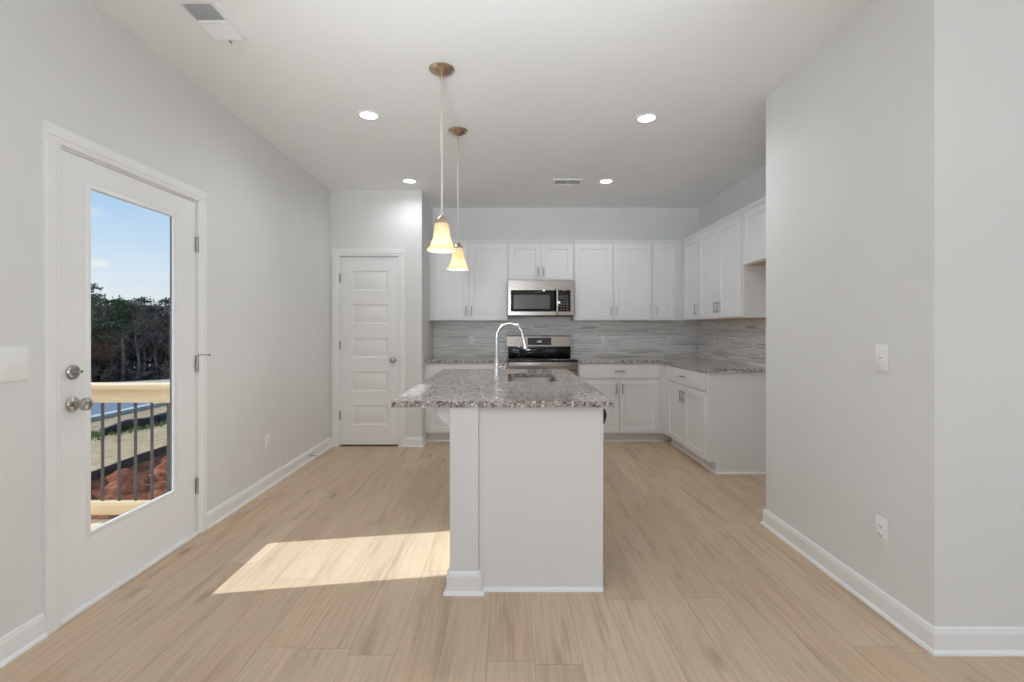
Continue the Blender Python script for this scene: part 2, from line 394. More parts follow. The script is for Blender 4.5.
struct('wall_partition', MB().box(XN, XFAR, YN0, YN1, 0, ZC), 'wall', 'big pale grey partition block jutting in beside the kitchen', 'wall')
struct('wall_far_right', MB().box(XFAR, XFAR+T, YREAR, -1.35, 0, ZC).box(XFAR, XFAR+T, .55, YN0, 0, ZC).box(XFAR, XFAR+T, -1.35, .55, 0, .62).box(XFAR, XFAR+T, -1.35, .55, 2.38, ZC), 'wall', 'pale grey side wall of the room behind the camera', 'wall')
wr = MB()
rw = [(-1.28, .68), (1.92, 3.28)]
for a, b in ((XL-T, -1.28), (.68, 1.92), (3.28, XFAR+T)): wr.box(a, b, YREAR-T, YREAR, 0, ZC)
for a, b in rw: wr.box(a, b, YREAR-T, YREAR, 0, .62).box(a, b, YREAR-T, YREAR, 2.38, ZC)
struct('wall_rear', wr, 'wall', 'pale grey wall behind the camera with two windows', 'wall')
k = 1
def win_struct(fn, label):
    global k
    w = thing('window_%d' % k, label, 'window', kind='structure'); k += 1
    fn(w)
for a, b in wins:
    def f(w, a=a, b=b):
        m = MB(); y0, y1, z0, z1 = a, b, .7, 2.2; X0, X1 = XL-.12, XL-.05
        for q in ((y0, y0+.05, z0, z1), (y1-.05, y1, z0, z1), (y0, y1, z0, z0+.05), (y0, y1, z1-.05, z1), (y0, y1, 1.42, 1.47)): m.box(X0, X1, *q)
        m.build('window_frame', 'trim', w)
    win_struct(f, 'white framed window in the glazed-door wall, %s' % ('nearest the door' if a > -2 else 'nearest the rear wall'))
for a, b in rw:
    def f(w, a=a, b=b):
        m = MB(); z0, z1 = .62, 2.38; Y0, Y1 = YREAR-.07, YREAR-.02
        for q in ((a, a+.05, Y0, Y1, z0, z1), (b-.05, b, Y0, Y1, z0, z1), (a, b, Y0, Y1, z0, z0+.05), (a, b, Y0, Y1, z1-.05, z1), (a, b, Y0, Y1, 1.47, 1.52)): m.box(*q)
        m.build('window_frame', 'trim', w)
    win_struct(f, '%s white framed window in the rear wall behind the camera' % ('wide' if a < 0 else 'narrow'))

def f(w, a=-1.35, b=.55):  # unseen window, added so a fill lamp can light the glazed-door wall
    m = MB(); z0, z1, X0, X1 = .62, 2.38, XFAR+.02, XFAR+.07
    for q in ((a, a+.05, z0, z1), (b-.05, b, z0, z1), (a, b, z0, z0+.05), (a, b, z1-.05, z1), (a, b, 1.47, 1.52)): m.box(X0, X1, *q)
    m.build('window_frame', 'trim', w)
win_struct(f, 'unseen white framed window added for fill light in the side wall right of the camera')

# baseboards: profile swept along a run, with a shoe moulding
BP = [(0, 0), (.024, 0), (.023, .008), (.018, .016), (.014, .018), (.014, .078), (.011, .086), (.009, .096), (.005, .1), (0, .1)]
def board(name, label, runs):
    """runs: (start, end, outward normal, mitre at start, mitre at end); mitre 1 = outside corner, -1 = inside corner"""
    m = MB()
    for p0, p1, n, m0, m1 in runs:
        p0, p1, n = Vector((*p0, 0)), Vector((*p1, 0)), Vector((*n, 0)); d = (p1-p0); L = d.length; d.normalize()
        m.prism(BP, lambda u, v, t: p0 + d*(t + (m1*u if t > 0 else -m0*u)) + n*u + Vector((0, 0, v)), 0, L)
    return tag(m.build(name, 'trim', smooth=False), label, 'baseboard', kind='structure')
board('baseboard_left', 'white baseboard along the wall with the glazed door', [((XL, YREAR), (XL, 1.999), (1, 0), -1, 0), ((XL, 3.068), (XL, YP), (1, 0), 0, -1)])
board('baseboard_pantry', 'white baseboard pieces either side of the pantry door', [((XL, YP), (-1.876, YP), (0, -1), -1, 0), ((-1.091, YP), (XRET, YP), (0, -1), 0, 1), ((XRET, YP), (XRET, YP+.23), (1, 0), 1, 0)])
board('baseboard_partition', 'white baseboard around the foot of the grey partition', [((XN, YN0), (XN, YN1), (-1, 0), 1, 1), ((XN, YN0), (XFAR, YN0), (0, -1), 1, -1), ((XN, YN1), (XR, YN1), (0, 1), 1, -1)])
board('baseboard_right', 'white baseboard in the empty refrigerator space', [((XR, YN1), (XR, 4.2), (-1, 0), -1, 0)])
board('baseboard_rear', 'white baseboard behind the camera', [((XL, YREAR), (XFAR, YREAR), (0, 1), -1, -1), ((XFAR, YREAR), (XFAR, YN0), (-1, 0), -1, -1)])

# casings (profiled flat trim)
CP = [(0, 0), (.0, .011), (.008, .014), (.02, .014), (.027, .018), (.066, .018), (.072, .015), (.072, 0)]   # across, proud
def casing(name, label, a, b, zt, fn, cw=.072):
    """a, b: inner edges along the wall; fn(along, proud, z)"""
    m = MB()
    m.prism(CP, lambda u, v, t: fn(a-u, v, t), 0, zt+.0)
    m.prism(CP, lambda u, v, t: fn(b+u, v, t), 0, zt+.0)
    m.prism(CP, lambda u, v, t: fn(t, v, zt+u), a-cw, b+cw)
    return tag(m.build(name, 'trim', smooth=False), label, 'door casing', kind='structure')
casing('trim_1', 'white casing around the glazed exterior door', D0+.012, D1-.012, DH-.01, lambda s, p, z: Vector((XL+p, s, z)))
casing('trim_2', 'white casing around the panelled pantry door', P0+.012, P1-.012, 2.035, lambda s, p, z: Vector((s, YP-p, z)), )

# ------------------------------------------------------------------ glazed exterior door
dr = thing('door_1', 'white exterior door with tall single glass pane, knob and deadbolt', 'door', (XL, D0, 0), kind='structure')
m = MB(); oy = D0
m.box(-T, -.002, .0, .02, 0, DH).box(-T, -.002, D1-oy-.02, D1-oy, 0, DH).box(-T, -.002, .02, D1-oy-.02, DH-.02, DH)
m.box(-.062, -.05, .02, .034, .02, DH-.02).box(-.062, -.05, D1-oy-.034, D1-oy-.02, .02, DH-.02)
m.build('jamb', 'trim', dr)
MB().box(-T-.03, .018, .0, D1-oy, 0.0, .02, .004).build('threshold', 'trim', dr)
y0, y1, z0, z1 = .023, D1-oy-.023, .026, DH-.023
gy0, gy1, gz0, gz1 = 2.236-oy, 2.788-oy, .335, 1.893
m = MB()
def slabframe(m, x0, x1, Y0, Y1, Z0, Z1, gy0, gy1, gz0, gz1):
    A = [(Y0, Z0), (Y1, Z0), (Y1, Z1), (Y0, Z1)]; B = [(gy0, gz0), (gy1, gz0), (gy1, gz1), (gy0, gz1)]
    v = [[m.b.verts.new((x, *p)) for p in q] for x in (x0, x1) for q in (A, B)]
    for i in range(4):
        j = (i+1) % 4
        m.b.faces.new([v[0][i], v[0][j], v[1][j], v[1][i]]); m.b.faces.new([v[2][i], v[2][j], v[3][j], v[3][i]])
        m.b.faces.new([v[0][i], v[0][j], v[2][j], v[2][i]]); m.b.faces.new([v[1][i], v[1][j], v[3][j], v[3][i]])
slabframe(m, -.05, -.005, y0, y1, z0, z1, gy0-.02, gy1+.05, gz0-.03, gz1+.03)
slab = m.build('door_slab', 'trim', dr)
m = MB()
FP = [(0, -.008), (0, .001), (.004, .005), (.012, .006), (.020, .003), (.026, -.002), (.056, -.002), (.056, -.008)]
def frame_sweep(m, prof, y0, y1, z0, z1, xb=-.005):
    rows = []
    for u, v in prof:
        w = min(u, .026)
        rows.append([m.b.verts.new((xb+v, *p)) for p in ((y0-w, z0-w-max(0, u-.048)), (y1+u, z0-w-max(0, u-.048)), (y1+u, z1+w+max(0, u-.048)), (y0-w, z1+w+max(0, u-.048)))])
    for a, b in zip(rows, rows[1:]+rows[:1]):
        for i in range(4): m.b.faces.new([a[i], a[(i+1) % 4], b[(i+1) % 4], b[i]])
frame_sweep(m, FP, gy0, gy1, gz0, gz1)
m.build('glazing_frame', 'trim', slab)
m = MB()
slabframe(m, -.0265, -.0185, gy0-.018, gy1+.012, gz0-.012, gz1+.012, gy0-.006, gy1+.0035, gz0-.0035, gz1+.0035)
m.build('glazing_spacer', 'spacer', slab)
MB().box(-.018, -.013, gy0-.018, gy1+.045, gz0-.028, gz1+.028).build('glass_pane', 'glass', slab)
def rose(prof, y, z, name, mat='nickel', parent=slab, axis='x', c=None):
    return MB().lathe(prof, c or (-.005, y, z), axis, 28).build(name, mat, parent)
ky = 2.142-oy
db = rose([(.033, -.001), (.033, .006), (.028, .012), (.016, .015), (.0, .015)], ky, 1.066, 'deadbolt')
m = MB(); m.box(.008, .03, ky-.004, ky+.018, 1.062, 1.074, .003); m.build('thumb_turn', 'nickel', db)
kb = rose([(.033, -.001), (.033, .005), (.027, .011), (.013, .014), (.011, .034), (.018, .040), (.027, .050), (.029, .060), (.026, .070), (.016, .076), (0, .077)], ky, .926, 'door_knob')
hs = None
for z in (1.77, 1.045, .30):
    h = MB().box(-.003, .0005, y1-.004, y1+.016, z-.045, z+.045).lathe([(.0, -.05), (.0075, -.048), (.0075, .048), (.0, .05)], (.006, y1+.003, z), 'z', 12).build('hinge', 'nickel', slab)
    if abs(z-1.045) < .01:
        MB().tube([(.006, y1+.004, z+.05), (.03, y1+.02, z+.053), (.055, y1+.034, z+.05)], .0035, 8).lathe([(.0, -.004), (.007, -.003), (.007, .006), (0, .008)], (.057, y1+.036, z+.05), 'x', 10).build('hinge_stop', 'nickel', h)

# ------------------------------------------------------------------ pantry door
pd = thing('door_2', 'white five panel pantry door with round knob, closed', 'door', (P0, YP, 0), kind='structure')
pw = P1-P0
MB().box(0, .02, -.002, .11, 0, 2.045).box(pw-.02, pw, -.002, .11, 0, 2.045).box(.02, pw-.02, -.002, .11, 2.03, 2.045).build('jamb', 'trim', pd)
MB().box(.0, pw, .06, .11, 0.0, .022).build('gap_shade_strip', 'shadowgap', pd)  # strip coloured near black for the shade in the gap under the door
sx0, sx1, sz0, sz1 = .022, pw-.022, .018, 2.026
m = MB(); yf = .012
px0, px1 = -1.667-P0, -1.284-P0
tops = [1.878-.36*i for i in range(5)]; PHt = .208
zs = [sz0] + sorted([q for t in tops for q in (t-PHt, t)]) + [sz1]
def quad(m, a, b, c, d): m.b.faces.new([m.b.verts.new(p) for p in (a, b, c, d)])
for i in range(len(zs)-1):
    za, zb = zs[i], zs[i+1]
    if i % 2 == 0: [quad(m, (a, yf, za), (b, yf, za), (b, yf, zb), (a, yf, zb)) for a, b in ((sx0, px0), (px0, px1), (px1, sx1))]
    else:
        quad(m, (sx0, yf, za), (px0, yf, za), (px0, yf, zb), (sx0, yf, zb)); quad(m, (px1, yf, za), (sx1, yf, za), (sx1, yf, zb), (px1, yf, zb))
        rings = [[m.b.verts.new(p) for p in ((px0+i_, yf+d, za+i_), (px1-i_, yf+d, za+i_), (px1-i_, yf+d, zb-i_), (px0+i_, yf+d, zb-i_))] for i_, d in ((0, 0), (.010, .009), (.022, .009), (.036, .003))]
        for A, B in zip(rings, rings[1:]):
            for q in range(4): m.b.faces.new([A[q], A[(q+1) % 4], B[(q+1) % 4], B[q]])
        m.b.faces.new(rings[-1])
bmesh.ops.remove_doubles(m.b, verts=m.b.verts[:], dist=1e-5)
edges = [e for e in m.b.edges if e.is_boundary]
ret = bmesh.ops.extrude_edge_only(m.b, edges=edges)
bmesh.ops.translate(m.b, vec=(0, .035, 0), verts=[v for v in ret['geom'] if isinstance(v, bmesh.types.BMVert)])
ps = m.build('door_slab', 'trim', pd)
MB().lathe([(.032, .001), (.032, -.006), (.026, -.011), (.013, -.014), (.011, -.034), (.018, -.040), (.027, -.05), (.029, -.058), (.026, -.068), (.016, -.074), (0, -.075)], (-1.227-P0, yf, .924), 'y', 24).build('door_knob', 'nickel', ps)
for z in (1.80, 1.085, .335):
    MB().box(.006, .024, -.003, .0125, z-.045, z+.045).lathe([(.0, -.047), (.0065, -.045), (.0065, .045), (0, .047)], (.021, -.003, z), 'z', 10).build('hinge', 'nickel', ps)

# ------------------------------------------------------------------ cabinets (local frame: x along the front, -y out of the front)
def pull(parent, c, vertical=True, L=.11):
    m = MB(); x, y, z = c
    if vertical:
        m.tube([(x, y-.028, z-L/2), (x, y-.028, z+L/2)], .0055, 10)
        for s in (-1, 1): m.tube([(x, y+.001, z+s*L*.36), (x, y-.028, z+s*L*.36)], .0045, 8)
    else:
        m.tube([(x-L/2, y-.028, z), (x+L/2, y-.028, z)], .0055, 10)
        for s in (-1, 1): m.tube([(x+s*L*.36, y+.001, z), (x+s*L*.36, y-.028, z)], .0045, 8)
    return m.build('handle', 'pull', parent)
def shaker(parent, x0, x1, z0, z1, hside=None, hz=None, name='door'):
    d = MB().panel(x0, x1, -.0195, -.0005, z0, z1, .056, .009).build(name, 'cab', parent, smooth=False)
    if hside is not None: pull(d, ((x0+.03) if hside < 0 else (x1-.03), -.0195, hz))
    return d
def drawer(parent, x0, x1, z0, z1):
    d = MB().box(x0, x1, -.0195, -.0005, z0, z1, .002, 1).build('drawer', 'cab', parent); pull(d, ((x0+x1)/2, -.0195, (z0+z1)/2), False)
    return d
def wall_cab(label, loc, rz, w, z0, z1, doors, d=.305, crown=True, x_off=0, under=True, crown_ext=(0, 0)):
    """doors: list of (x0, x1, handle side)"""
    t = thing('wall_cabinet', label, 'cabinet', (loc[0], loc[1], z0), rz, 'white wall cabinets'); h = z1-z0
    MB().box(0, w, 0, d, .002, h).build('body', 'cab', t, smooth=False)
    if under: MB().box(.018, w-.018, .018, d-.005, -.001, .002).build('underside', 'underside', t, smooth=False)
    for x0, x1, s in doors: shaker(t, x0, x1, .012, h-.035, s, .012+.045+.055 if h > .6 else .012+.09)
    MB().prism([(0, 0), (.006, 0), (.012, .012), (.02, .018), (.024, .03), (.024, .036), (0, .036)], lambda u, v, q: Vector((q, -u, h-.024+v)), crown_ext[0], w+crown_ext[1]).build('crown_strip', 'cab', t)
    return t
UZ0, UZ1 = 1.35, 2.275
YU, XU = YB-.305, XR-.305           # faces of the uppers
def pair(w, a=.014, b=None): b = a if b is None else b; mid = (a+w-b)/2; return [(a, mid-.003, 1), (mid+.003, w-b, -1)]
wall_cab('white two door wall cabinet against the pantry return wall', (XRET+.002, YU, 0), 0, .917, UZ0, UZ1, pair(.917, .026, .014), d=.303, under=False)
wall_cab('short white two door wall cabinet directly over the microwave', (.001, YU, 0), 0, .76, 1.815, UZ1, pair(.76), d=.303, under=False)
wall_cab('white two door wall cabinet beside the microwave, over the long counter', (.765, YU, 0), 0, .91, UZ0, UZ1, pair(.91), d=.303, under=False)
wall_cab('narrow single door white wall cabinet on the back wall, by the corner', (1.678, YU, 0), 0, XR-1.682, UZ0, UZ1, [(.014, .27, -1)], d=.303, crown_ext=(0, -.305), under=False)
wall_cab('narrow single door white wall cabinet on the side wall, by the corner', (XU, 5.68, 0), -PI/2, .525, UZ0, UZ1, [(.105, .511, 1)], d=.303)
wall_cab('wide two door white wall cabinet on the side wall', (XU, 5.152, 0), -PI/2, .95, UZ0, UZ1, pair(.95), d=.303)
wall_cab('short high white wall cabinet over the empty refrigerator space', (XU, 4.199, 0), -PI/2, 1.045, 1.795, UZ1, [(.014, .56, 1), (.566, 1.031, -1)], d=.303)

def base_cab(label, loc, rz, w, fx0, fx1, d=.598, ndoor=2, shoe=True, blind=0):
    t = thing('base_cabinet', label, 'cabinet', (loc[0], loc[1], 0), rz, 'white base cabinets')
    MB().box(0, w+blind, .0, d-.003, .1, .883).box(.0, w+blind, .07, d-.003, .0, .1).build('body', 'cab', t, smooth=False)
    drawer(t, fx0, fx1, .717, .865)
    mid = (fx0+fx1)/2
    shaker(t, fx0, mid-.003, .115, .700, 1, .70-.10); shaker(t, mid+.003, fx1, .115, .700, -1, .70-.10)
    MB().prism([(0, 0), (.014, 0), (.012, .008), (.006, .014), (0, .016)], lambda u, v, q: Vector((q, .07-u, v)), 0, w).build('toe_kick_moulding', 'trim', t)
    return t
YF, XF = YB-.61, XR-.598
base_cab('white base cabinet beside the range, against the pantry return wall', (XRET+.002, YF, 0), 0, .915, .03, .90, d=.61)
base_cab('white base cabinet between range and corner, on the back wall', (.767, YF, 0), 0, .961, .014, .895, d=.61, blind=.598)
rb = base_cab('white corner run base cabinet with plain end panel facing the dining space', (XF, YF-.001, 0), -PI/2, YF-4.25, .13, YF-4.25-.03)
m = MB().prism([(0, 0), (.014, 0), (.012, .008), (.006, .014), (0, .016)], lambda u, v, q: Vector((YF-4.25+u, q, v)), .07, .595).build('end_moulding', 'trim', rb)
MB().box(YF-4.25, YF-4.25+.006, -.002, .02, .1, .883).build('end_stile', 'cab', rb)

# ------------------------------------------------------------------ worktops and backsplash
def wt(poly, z0=.884, z1=.914):
    return MB().prism(poly, lambda u, v, q: Vector((u, v, q)), z0, z1)
o = wt([(XRET+.002, YF-.03), (-.003, YF-.03), (-.003, YB-.002), (XRET+.002, YB-.002)]).build('countertop', 'granite', smooth=False)
tag(o, 'short speckled granite worktop between pantry return wall and range', 'countertop')
o = wt([(.766, YF-.03), (XF-.03, YF-.03), (XF-.03, 4.225), (XR-.002, 4.225), (XR-.002, YB-.002), (.766, YB-.002)]).build('countertop', 'granite', smooth=False)
tag(o, 'L-shaped speckled granite worktop running round the kitchen corner', 'countertop')
m = MB().box(XRET+.002, XR-.0095, YB-.009, YB-.0015, .915, 1.349).box(.0, .762, YB-.009, YB-.0015, .80, .915).box(.0, .762, YB-.009, YB-.0015, 1.349, 1.815)
tag(m.build('backsplash', 'mosaic', smooth=False), 'grey linear mosaic tile backsplash on the wall behind the range', 'backsplash')
m = MB().box(XR-.009, XR-.0015, 4.2, YB-.0015, .915, 1.349)
tag(m.build('backsplash', 'mosaic', smooth=False), 'grey linear mosaic tile backsplash on the side wall, right of the corner', 'backsplash')

# ------------------------------------------------------------------ outlets and switches (local: plate in the xz plane, facing -y)
def outlet(label, loc, rz, group='white wall outlets'):
    t = thing('wall_outlet', label, 'outlet', loc, rz, group)
    MB().box(-.036, .036, -.006, -.0005, -.058, .058, .003).build('cover_plate', 'plate', t)
    for s in (-1, 1):
        r = MB().box(-.0165, .0165, -.009, -.004, s*.0195-.014, s*.0195+.014, .004).build('receptacle', 'plate', t)
        MB().box(-.008, -.006, -.0096, -.008, s*.0195-.003, s*.0195+.006).box(.006, .008, -.0096, -.008, s*.0195-.003, s*.0195+.005).lathe([(0, -.0096), (.0025, -.0096), (.0025, -.008)], (0, 0, s*.0195-.008), 'y', 10).build('slot', 'slot', r, smooth=False)
    return t
def switch(label, loc, rz, n=1, group=None, hh=.06):
    t = thing('switch_plate', label, 'light switch', loc, rz, group); w = .036+.023*(n-1)
    MB().box(-w, w, -.006, -.0005, -hh, hh, .003).build('cover_plate', 'plate', t)
    for i in range(n):
        x = (i-(n-1)/2)*.046
        MB().box(x-.005, x+.005, -.0075, -.004, -.012, .012).box(x-.004, x+.004, -.017, -.005, .0, .011, .002).build('toggle', 'plate', t)
        for z in (.03, -.03): MB().lathe([(0, -.0072), (.003, -.007), (.003, -.005)], (x, 0, z), 'y', 8).build('screw', 'plate', t)
    return t
yb_ = YB-.009
outlet('white outlet on tile left of the range, behind the faucet', (-.44, yb_, 1.12), 0)
outlet('white outlet on tile just right of the range', (1.178, yb_, 1.12), 0)
outlet('white outlet on the back wall tile, nearest the corner', (1.975, yb_, 1.12), 0)
outlet('white outlet on the side wall tile, nearest the corner', (XR-.009, 5.50, 1.12), -PI/2)
outlet('white outlet on the side wall tile, over the worktop end', (XR-.009, 4.60, 1.12), -PI/2)
outlet('white outlet low on the wall between glazed door and pantry', (XL, 3.86, .365), PI/2)
outlet('white outlet low on the grey partition face', (XN, 2.165, .366), -PI/2)
switch('white single toggle switch plate on the grey partition', (XN, 2.165, 1.127), -PI/2)
switch('white wide multi toggle switch plate beside the glazed door', (XL, 1.855, 1.121), PI/2, 3, hh=.066)
t = thing('door_stop', 'small metal spring door stop on the baseboard near pantry', 'door stop', (XL+.014, 4.66, .05))
MB().lathe([(.012, 0), (.012, .004), (.006, .006), (.006, .06)], (0, 0, 0), 'x', 12).build('spring', 'nickel', t)
MB().lathe([(.008, .06), (.009, .064), (.009, .072), (0, .074)], (0, 0, 0), 'x', 12).build('bumper', 'plate', t)

# ------------------------------------------------------------------ range
rg = thing('range', 'stainless electric range with black glass cooktop and backguard display', 'stove', (.003, YF-.045, 0))
w = .756; D = YB-.012-(YF-.045)
MB().box(.0, w, .03, D, .08, .895).box(.03, w-.03, .08, D, .0, .08).build('body', 'blackplastic', rg, smooth=False)
MB().box(-.001, w+.001, -.008, D-.055, .895, .918, .004).build('cooktop', 'blackglass', rg)
g = MB().box(.0, w, D-.055, D, .918, 1.05, .004).build('backguard_base', 'blackglass', rg)
g = MB().prism([(D-.075, 1.045), (D-.062, 1.165), (D-.05, 1.175), (D, 1.175), (D, 1.045)], lambda u, v, q: Vector((q, u, v)), -.018, w-.0).build('backguard', 'steel', rg)
MB().prism([(D-.0775, 1.062), (D-.0668, 1.150), (D-.06, 1.150), (D-.07, 1.062)], lambda u, v, q: Vector((q, u, v)), .235, .52).build('control_display', 'blackglass', g)
dg = MB().prism([(D-.0755, 1.09), (D-.0725, 1.115), (D-.068, 1.115), (D-.071, 1.09)], lambda u, v, q: Vector((q, u, v-.0)), .35, .405).build('clock_digits', 'display', g)
MB().box(.0, w, .0, .03, .80, .893, .003).build('front_rail', 'steel', rg)
od = MB().box(.0, w, -.005, .03, .27, .795, .004).build('oven_door', 'steel', rg)
MB().box(.12, w-.12, -.007, -.003, .38, .66, .002).build('oven_window', 'blackglass', od)
m = MB().tube([(.05, -.055, .765), (w-.05, -.055, .765)], .013, 14)
for x in (.07, w-.07): m.tube([(x, -.003, .765), (x, -.055, .765)], .01, 10)
m.build('oven_handle', 'steel', od)
MB().box(.0, w, -.002, .03, .085, .262, .004).build('storage_drawer', 'steel', rg)

# ------------------------------------------------------------------ microwave
mw = thing('microwave', 'stainless over-the-range microwave with black glass door and bar handle', 'microwave', (.003, YB-.405, 1.40))
h = .412
MB().box(.004, w-.004, .03, .395, .0, h).build('body', 'blackplastic', mw, smooth=False)
m = MB(); m.prism([(0, .015), (0, h-.01), (.01, h), (w-.01, h), (w, h-.01), (w, .015)], lambda u, v, q: Vector((u, q, v)), .0, .03); m.build('front_frame', 'steel', mw)
md = MB().box(.03, .549, -.006, .002, .055, .30, .002).build('door', 'blackglass', mw)
MB().box(.062, .475, -.0075, -.005, .085, .245).build('door_window', 'window_mesh', md)
MB().box(.305, .385, -.0075, -.005, .272, .282).build('badge', 'window_mesh', md)
MB().box(.551, .712, -.006, .002, .055, .30, .002).build('control_panel', 'blackglass', mw)
m = MB()
for r in range(6):
    for c in range(3): m.box(.592+c*.035, .614+c*.035, -.0075, -.005, .075+r*.03, .088+r*.03)
b = m.build('keypad', 'window_mesh', mw, smooth=False)
m = MB().tube([(.556, -.04, .02), (.556, -.05, .05), (.556, -.05, .30), (.556, -.04, .325)], .012, 12)
for z in (.035, .31): m.tube([(.556, .0, z), (.556, -.045, z)], .009, 8)
m.build('door_handle', 'handle_steel', mw)
MB().box(.02, w-.02, .005, .03, .0, .015).build('vent_strip', 'blackplastic', mw)

# ------------------------------------------------------------------ island
IY0, IY1 = 2.352, 4.20
isl = thing('kitchen_island', 'white kitchen island base with square pilaster and plain end panel', 'kitchen island', (-.14, IY0+.0, 0))
L = IY1-.04-IY0
MB().box(.0, .58, .645, L, .1, .66).box(.0, .02, .645, L, .66, .8835).box(.56, .58, .645, L, .66, .8835).box(.02, .56, .645, .665, .66, .8835).box(.02, .56, L-.02, L, .66, .8835).box(.0, .51, .645, L, 0, .1).box(.0, .03, .02, .645, 0, .884).build('cabinet_body', 'cab', isl, smooth=False)
MB().box(.0, .592, .0, .02, .0, .884, .0015, 1).build('end_panel', 'cab', isl)
MB().box(.583, .597, -.003, .024, .0, .884, .002, 1).build('corner_strip', 'cab', isl)
MB().prism([(0, 0), (.014, 0), (.012, .008), (.006, .014), (0, .018)], lambda u, v, q: Vector((q, -u, v)), .004, .594).build('shoe_moulding', 'trim', isl)
MB().box(-.135, -.001, .018, L, .0, .884).build('knee_wall', 'cab', isl, smooth=False)
pl = MB().box(-.137, -.001, -.022, .018, .0, .884, .002, 1).build('pilaster', 'cab', isl)
m = MB().box(-.152, .016, -.038, .035, .0, .085, .002, 1)
m.prism([(0, .085), (.015, .085), (.012, .094), (.004, .102), (0, .105)], lambda u, v, q: Vector((q, -.022-u, v)), -.150, .014)
m.prism([(0, .085), (.015, .085), (.012, .094), (.004, .102), (0, .105)], lambda u, v, q: Vector((-.137-u, q, v)), -.036, .033)
m.prism([(0, .085), (.015, .085), (.012, .094), (.004, .102), (0, .105)], lambda u, v, q: Vector((-.001+u, q, v)), -.036, .0)
m.prism([(0, 0), (.012, 0), (.010, .008), (.005, .014), (0, .016)], lambda u, v, q: Vector((q, -.038-u, v)), -.164, .028)
m.prism([(0, 0), (.012, 0), (.010, .008), (.005, .014), (0, .016)], lambda u, v, q: Vector((-.152-u, q, v)), -.05, .035)
m.build('plinth', 'trim', pl)
m = MB().box(-.140, .002, -.025, .018, .872, .884, .002, 1); m.build('pilaster_cap', 'trim', pl)
for yy in (.02, .85, 1.60):
    c = [(0, 0), (.068, 0), (.068, -.018), (.062, -.022), (.062, -.034)]
    for i in range(1, 11):
        a = i/10; c.append((.062-.052*a + .008*math.sin(2*PI*a), -.034-.088*a))
    c += [(.010, -.130), (.0, -.135)]
    MB().prism(c, lambda u, v, q: Vector((-.135-u, q, .884+v)), yy, yy+.085).build('corbel', 'trim', isl)
board_m = MB().prism(BP, lambda u, v, q: Vector((-.135-u, q, v)), .035, L); board_m.build('side_baseboard', 'trim', isl)
# doors on the working side
for (a, b_) in ((.67, 1.07), (1.076, 1.47), (1.49, 1.79)):
    MB().box(.5805, .599, a, b_, .115, .87, .002, 1).build('door', 'cab', isl)

ct = MB().ringslab((-.552, .502, 2.318, IY1), (.0, .335, 3.18, 3.77), .884, .914)
o = ct.build('countertop', 'granite', smooth=False)
tag(o, 'speckled granite island worktop with undermount sink opening and sunlit corner', 'countertop')

sk = thing('sink', 'stainless undermount sink set in the island worktop', 'sink', (.1675, 3.475, .0))
m = MB(); hx, hy, r_ = .177, .305, .05
def rr(x, y, r, n=5):
    P = []
    for cx, cy, a0 in ((x-r, y-r, 0), (-x+r, y-r, PI/2), (-x+r, -y+r, PI), (x-r, -y+r, 3*PI/2)):
        for i in range(n+1): a = a0+PI/2*i/n; P.append((cx+r*math.cos(a), cy+r*math.sin(a)))
    return P
lv = [(.02, .8835), (0, .8835), (-.004, .87), (-.008, .71), (-.02, .69), (-.05, .684)]
rows = [[m.b.verts.new((x, y, z)) for x, y in rr(hx+i, hy+i, max(.01, r_+i*.5))] for i, z in lv]
for A, B in zip(rows, rows[1:]):
    for i in range(len(A)): m.b.faces.new([A[i], A[(i+1) % len(A)], B[(i+1) % len(A)], B[i]])
m.b.faces.new(rows[-1]); m.build('basin', 'sinksteel', sk)
MB().lathe([(.045, .685), (.043, .689), (.03, .687), (.0, .686)], (0, 0, 0), 'z', 20).build('drain', 'chrome', sk)

fx, fy = -.078, 3.41
fc = thing('faucet', 'tall chrome gooseneck faucet with pull-down spray head on the island', 'faucet', (fx, fy, .914))
MB().lathe([(.0, 0), (.030, 0), (.030, .006), (.024, .012), (.021, .03), (.020, .10), (.016, .125), (.0135, .135), (0, .137)], (0, 0, 0), 'z', 24).build('base', 'chrome', fc)
R = .09; pts = [(0, 0, .12), (0, 0, .20), (0, 0, .29)] + [(R-R*math.cos(a*PI/180), 0, .29+R*math.sin(a*PI/180)) for a in range(12, 169, 12)]
pts += [(2*R+.002, 0, .285), (2*R+.007, 0, .265)]
MB().tube(pts, .0125, 16).build('gooseneck', 'chrome', fc)
MB().tube([(2*R+.004, 0, .285), (2*R+.007, 0, .272), (2*R+.014, 0, .235), (2*R+.020, 0, .205)], [.0145, .0165, .0185, .0205], 16).build('spray_head', 'chrome', fc)
m = MB().tube([(.015, -.004, .075), (.04, -.006, .08)], .011, 12); m.tube([(.038, -.006, .08), (.05, -.012, .11), (.058, -.016, .15)], [.007, .006, .005], 10); m.build('lever', 'chrome', fc)

dw = thing('dishwasher', 'dishwasher in the island side with black control strip under worktop', 'dishwasher', (.445, 2.385, 0), PI/2)
MB().box(.003, .597, .0, .54, .1, .872).box(.02, .58, .06, .5, 0, .1).build('tub', 'blackplastic', dw, smooth=False)
MB().box(.003, .597, -.022, -.001, .11, .785, .003).build('door', 'steel', dw)
MB().prism([(-.001, .79), (-.022, .79), (-.028, .80), (-.036, .835), (-.030, .86), (-.015, .874), (-.001, .874)], lambda u, v, q: Vector((q, u, v)), .003, .597).build('control_strip', 'blackplastic', dw)

